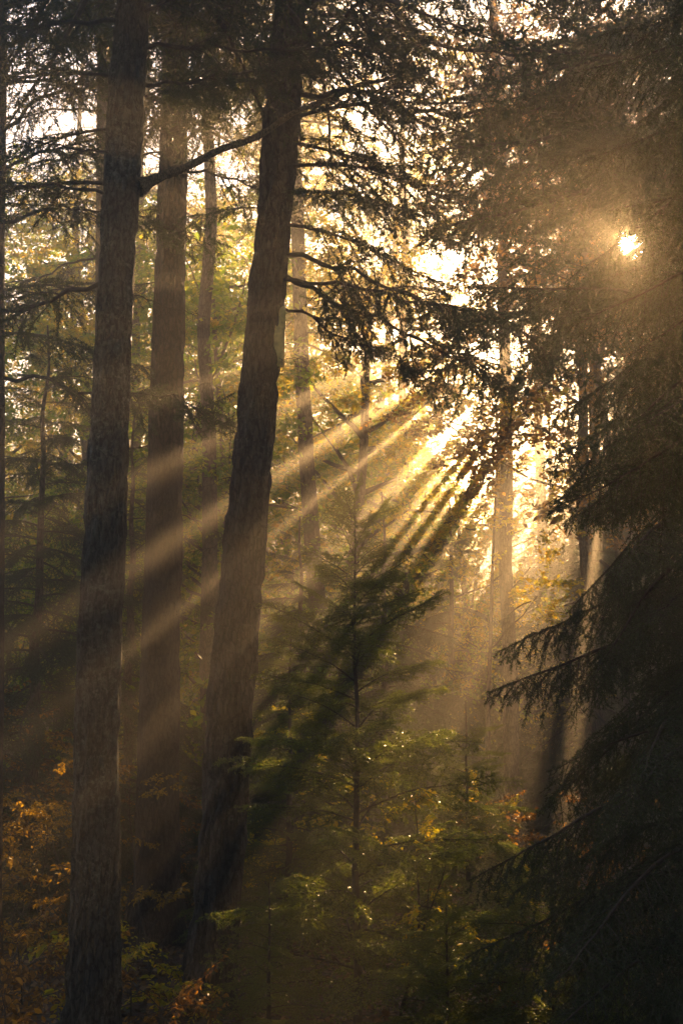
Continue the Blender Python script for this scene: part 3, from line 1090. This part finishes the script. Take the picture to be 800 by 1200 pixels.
def far_spruce(i, px, depth, s, label, group=None):
    p = protos[i % 3]
    b = base_of(px, depth)
    rz = float(R.uniform(0, 6.28))
    if not p[1]:
        p[1] = True
        o = p[0]
        o.location = b
        o.rotation_euler = (0, 0, rz)
        o.scale = (s, s, s)
        o['label'] = label
        if group:
            o['group'] = group
        return
    copy_tree(p[0], b, rz, s, label, group)


fs = [(-70, 27, .8, 'far spruce beyond the trunk cut by the edge of the picture'),
      (30, 32, .7, 'far spruce peeping out beside the lichen-flecked trunk'),
      (170, 26, .72, 'far spruce between the lichen-flecked and the brown trunk'),
      (232, 34, .8, 'far spruce behind the tall bare hazy trunk'),
      (310, 30, .75, 'far spruce behind the leaning trunk'),
      (410, 36, .62, 'far spruce behind the pale trunk with a thin gold crown'),
      (550, 40, .5, 'far low spruce below the bright opening of sky')]
for i, (px, d, s, l) in enumerate(fs):
    far_spruce(i, px, d, s, l)
GL = 'hazy far spruce in the wall of forest beyond the beams'
PH = (15, 18, 12)
for i in range(110):
    d = 21 + 42 * R.random() ** .8
    px = -90 + 1080 * ((i * .61803) % 1)
    if px < 480:
        row = R.uniform(330, 540)
    elif px < 650:
        row = R.uniform(425, 560)
        d = 43 + .5 * d
    else:
        row = R.uniform(330, 520)
        d = max(d, 24)
    H = 2.1 + (820 - row) / F * d - float(ground_z(0, d))
    far_spruce(i, px, d, min(1.05, H / PH[i % 3]), GL, 'hazy far spruces that look alike')

# the same forest closes in behind and beside the place one looks from
GB = 'tall spruce of the surrounding forest closing in on the clearing'
for i in range(32):
    dd = 5.5 + 8 * ((i * .618) % 1)
    p = protos[i % 3][0]
    a = rad(62 + 236 * (i + .5) / 32)
    x, y = dd * math.sin(a), dd * math.cos(a)
    copy_tree(p, (x, y, float(ground_z(x, y))), float(R.uniform(0, 6.28)), R.uniform(.85, 1.05), GB, 'surrounding tall spruces')

# ------------------------------------------------------------------ beech saplings of the undergrowth
def sapling(seed, label, px, depth, H, n, tmpl, s=.6, spread=1.0, group=None, name='beech_sapling'):
    rng = np.random.default_rng(seed)
    base = base_of(px, depth)
    t = thing(name, label, 'sapling', base, group)
    P = wander(rng, (0, 0, -.08), (rng.normal(0, .12), rng.normal(0, .12), 1), H, 9, .3)
    g = Geo()
    tube(g, P, np.linspace(.006 + .005 * H, .002, 9), 6, 0)
    for i in range(3):
        tube(g, wander(rng, P[1 + i], norm(rng.normal(0, 1, 3) + [0, 0, .8]), H * .4, 6, .4), np.linspace(.006, .0015, 6), 4, 0)
    link('stem', g.mesh('stem', [M_twig]), t)
    ms = []
    for i in range(n):
        k = rng.uniform(.12, 1)
        p = np.array([np.interp(k * H, P[:, 2], P[:, j]) for j in range(3)]) + base
        az = i * 2.4 + rng.normal(0, .5)
        ms.append((int(rng.integers(0, 9)), pose(p, az, rng.normal(.1, .3), rng.normal(0, .3), s * spread * rng.uniform(.6, 1.2) * (1.15 - .5 * k))))
    put_boughs(t, 'spray', tmpl, ms, base)


sp = [
    ('beech sapling with amber leaves glinting at the edge of the picture', 12, 9.8, 1.5, 24, S_amber, .8),
    ('beech sapling with bright orange leaves against the flank of the lichen-flecked trunk', 62, 9.8, 1.35, 24, S_amber, .75),
    ('low beech sapling with dull brown leaves before the glinting ones', 40, 7.6, .7, 20, S_rust, .8),
    ('beech sapling holding one lit golden twig across the foot of the brown trunk', 185, 9.4, 1.5, 9, S_amber, .7),
    ('thin beech sapling with copper leaves between the lichen-flecked and the brown trunk', 150, 9.9, 1.9, 12, S_amber, .65),
    ('low beech sapling at the foot of the brown trunk with pale gold leaves', 165, 8.3, .45, 14, S_gold, .8),
    ('rust-leaved beech sapling behind the amber one, deep in shade', -10, 11.5, 1.7, 22, S_rust, 1.1),
    ('rust-leaved sapling thicket in haze beside the lichen-flecked trunk', 60, 12.5, 2.4, 34, S_rust, 1.2),
    ('hazy copper sapling behind the gap between lichen-flecked and brown trunk', 135, 14.5, 2.2, 30, S_rust, 1.1),
    ('copper-leaved sapling between the brown and the leaning trunk', 228, 11.8, 1.7, 18, S_rust, .9),
    ('gold sapling close against the far flank of the leaning trunk', 318, 11.2, 2.3, 30, S_gold, .9),
    ('yellow beech sapling among the sunlit boughs of the slender spruce', 462, 8.1, 1.75, 14, S_gold, .6),
    ('golden sapling low in the pool of light beside the straight brown trunk', 545, 10.4, 1.15, 18, S_gold, .8),
    ('small rust sapling in the shade under the golden one', 600, 11.5, 1.2, 22, S_rust, .9),
    ('green-gold sapling high at the edge behind the amber saplings', 20, 13.5, 3.3, 40, S_lime, 1.1),
    ('green-gold sapling whose leaves show beside the top of the slender spruce', 350, 13.0, 3.6, 36, S_lime, 1.0),
    ('low dark sapling with few leaves at the bottom edge', 20, 6.6, .5, 14, S_rust, .7),
    ('low sapling with dull leaves between the feet of the two thick trunks', 190, 7.3, .4, 12, S_rust, .7),
    ('brown sapling thicket behind the low dark spruce in the corner', 690, 9.5, 1.4, 24, S_rust, .9),
    ('rust sapling glinting beneath the big dark spruce boughs', 665, 7.6, .95, 16, S_rust, .8),
]
for i, (l, px, d, H, n, tm, s) in enumerate(sp):
    sapling(900 + i, l, px, d, H, n, tm, s)

# ------------------------------------------------------------------ haze
g = Geo()
x0, x1, y0, y1, z0, z1 = -95, 95, -62, 135, -2.0, 21.5
g.add([(x0, y0, z0), (x1, y0, z0), (x1, y1, z0), (x0, y1, z0), (x0, y0, z1), (x1, y0, z1), (x1, y1, z1), (x0, y1, z1)],
      [(0, 3, 2, 1), (4, 5, 6, 7), (0, 1, 5, 4), (1, 2, 6, 5), (2, 3, 7, 6), (3, 0, 4, 7)], 0)
m, nt = new_mat('haze')
pv = nd(nt, 'ShaderNodeVolumePrincipled', Density=.0138, Anisotropy=.74)
pv.inputs['Color'].default_value = (.98, .90, .76, 1)
o = nd(nt, 'ShaderNodeOutputMaterial')
nt.links.new(pv.outputs[0], o.inputs['Volume'])
hz = link('haze', g.mesh('haze', [m]))
for p in hz.data.polygons:
    p.use_smooth = False
tag(hz, 'morning haze filling the forest', kind='stuff')

# ------------------------------------------------------------------ sun and sky
sl = bpy.data.lights.new('sun', 'SUN')
sl.energy = 5.0
sl.angle = rad(.5)
sl.color = (1.0, .60, .26)
so = bpy.data.objects.new('sun', sl)
C.objects.link(so)
so.rotation_euler = Vector([float(-a) for a in SUN]).to_track_quat('-Z', 'Y').to_euler()

w = bpy.data.worlds.new('World')
sc.world = w
w.use_nodes = True
nt = w.node_tree
nt.nodes.clear()
L = nt.links.new
sky = nd(nt, 'ShaderNodeTexSky', sky_type='NISHITA')
sky.sun_disc = False
sky.sun_elevation = EL
sky.sun_rotation = AZ
sky.dust_density = .9
sky.air_density = 1.0
bg = nd(nt, 'ShaderNodeBackground', Strength=.05)
L(sky.outputs[0], bg.inputs[0])
# the sun's own disc in the sky
tc = nd(nt, 'ShaderNodeTexCoord')
dt = nd(nt, 'ShaderNodeVectorMath', operation='DOT_PRODUCT')
L(tc.outputs['Generated'], dt.inputs[0])
dt.inputs[1].default_value = [float(a) for a in SUN]
mr = nd(nt, 'ShaderNodeMapRange')
mr.inputs['From Min'].default_value = math.cos(rad(.95))
mr.inputs['From Max'].default_value = math.cos(rad(.6))
L(dt.outputs['Value'], mr.inputs['Value'])
b2_ = nd(nt, 'ShaderNodeBackground')
b2_.inputs[0].default_value = (1, .86, .62, 1)
ml = nd(nt, 'ShaderNodeMath', operation='MULTIPLY')
ml.inputs[1].default_value = 40.0
L(mr.outputs[0], ml.inputs[0])
L(ml.outputs[0], b2_.inputs[1])
ad = nd(nt, 'ShaderNodeAddShader')
L(bg.outputs[0], ad.inputs[0])
L(b2_.outputs[0], ad.inputs[1])
wo = nd(nt, 'ShaderNodeOutputWorld')
L(ad.outputs[0], wo.inputs[0])

# ------------------------------------------------------------------ camera and render
cam = bpy.data.cameras.new('camera')
cam.sensor_fit = 'VERTICAL'
cam.sensor_height = 36
cam.lens = 36 * F / 1200
cam.clip_start = .05
cam.clip_end = 500
co = bpy.data.objects.new('camera', cam)
C.objects.link(co)
co.location = [float(a) for a in CAM]
co.rotation_euler = (math.pi / 2 + TH, 0, 0)
sc.camera = co
sc.view_settings.view_transform = 'Standard'
sc.view_settings.look = 'None'
sc.view_settings.gamma = 1
sc.view_settings.exposure = 2.7
sc.cycles.use_denoising = True
sc.cycles.denoiser = 'OPENIMAGEDENOISE'
sc.cycles.denoising_prefilter = 'NONE'
sc.cycles.max_bounces = 4
sc.cycles.diffuse_bounces = 1
sc.cycles.use_adaptive_sampling = False
sc.cycles.glossy_bounces = 2
sc.cycles.transmission_bounces = 3
sc.cycles.volume_bounces = 0
sc.cycles.sample_clamp_indirect = 4
sc.cycles.use_fast_gi = False
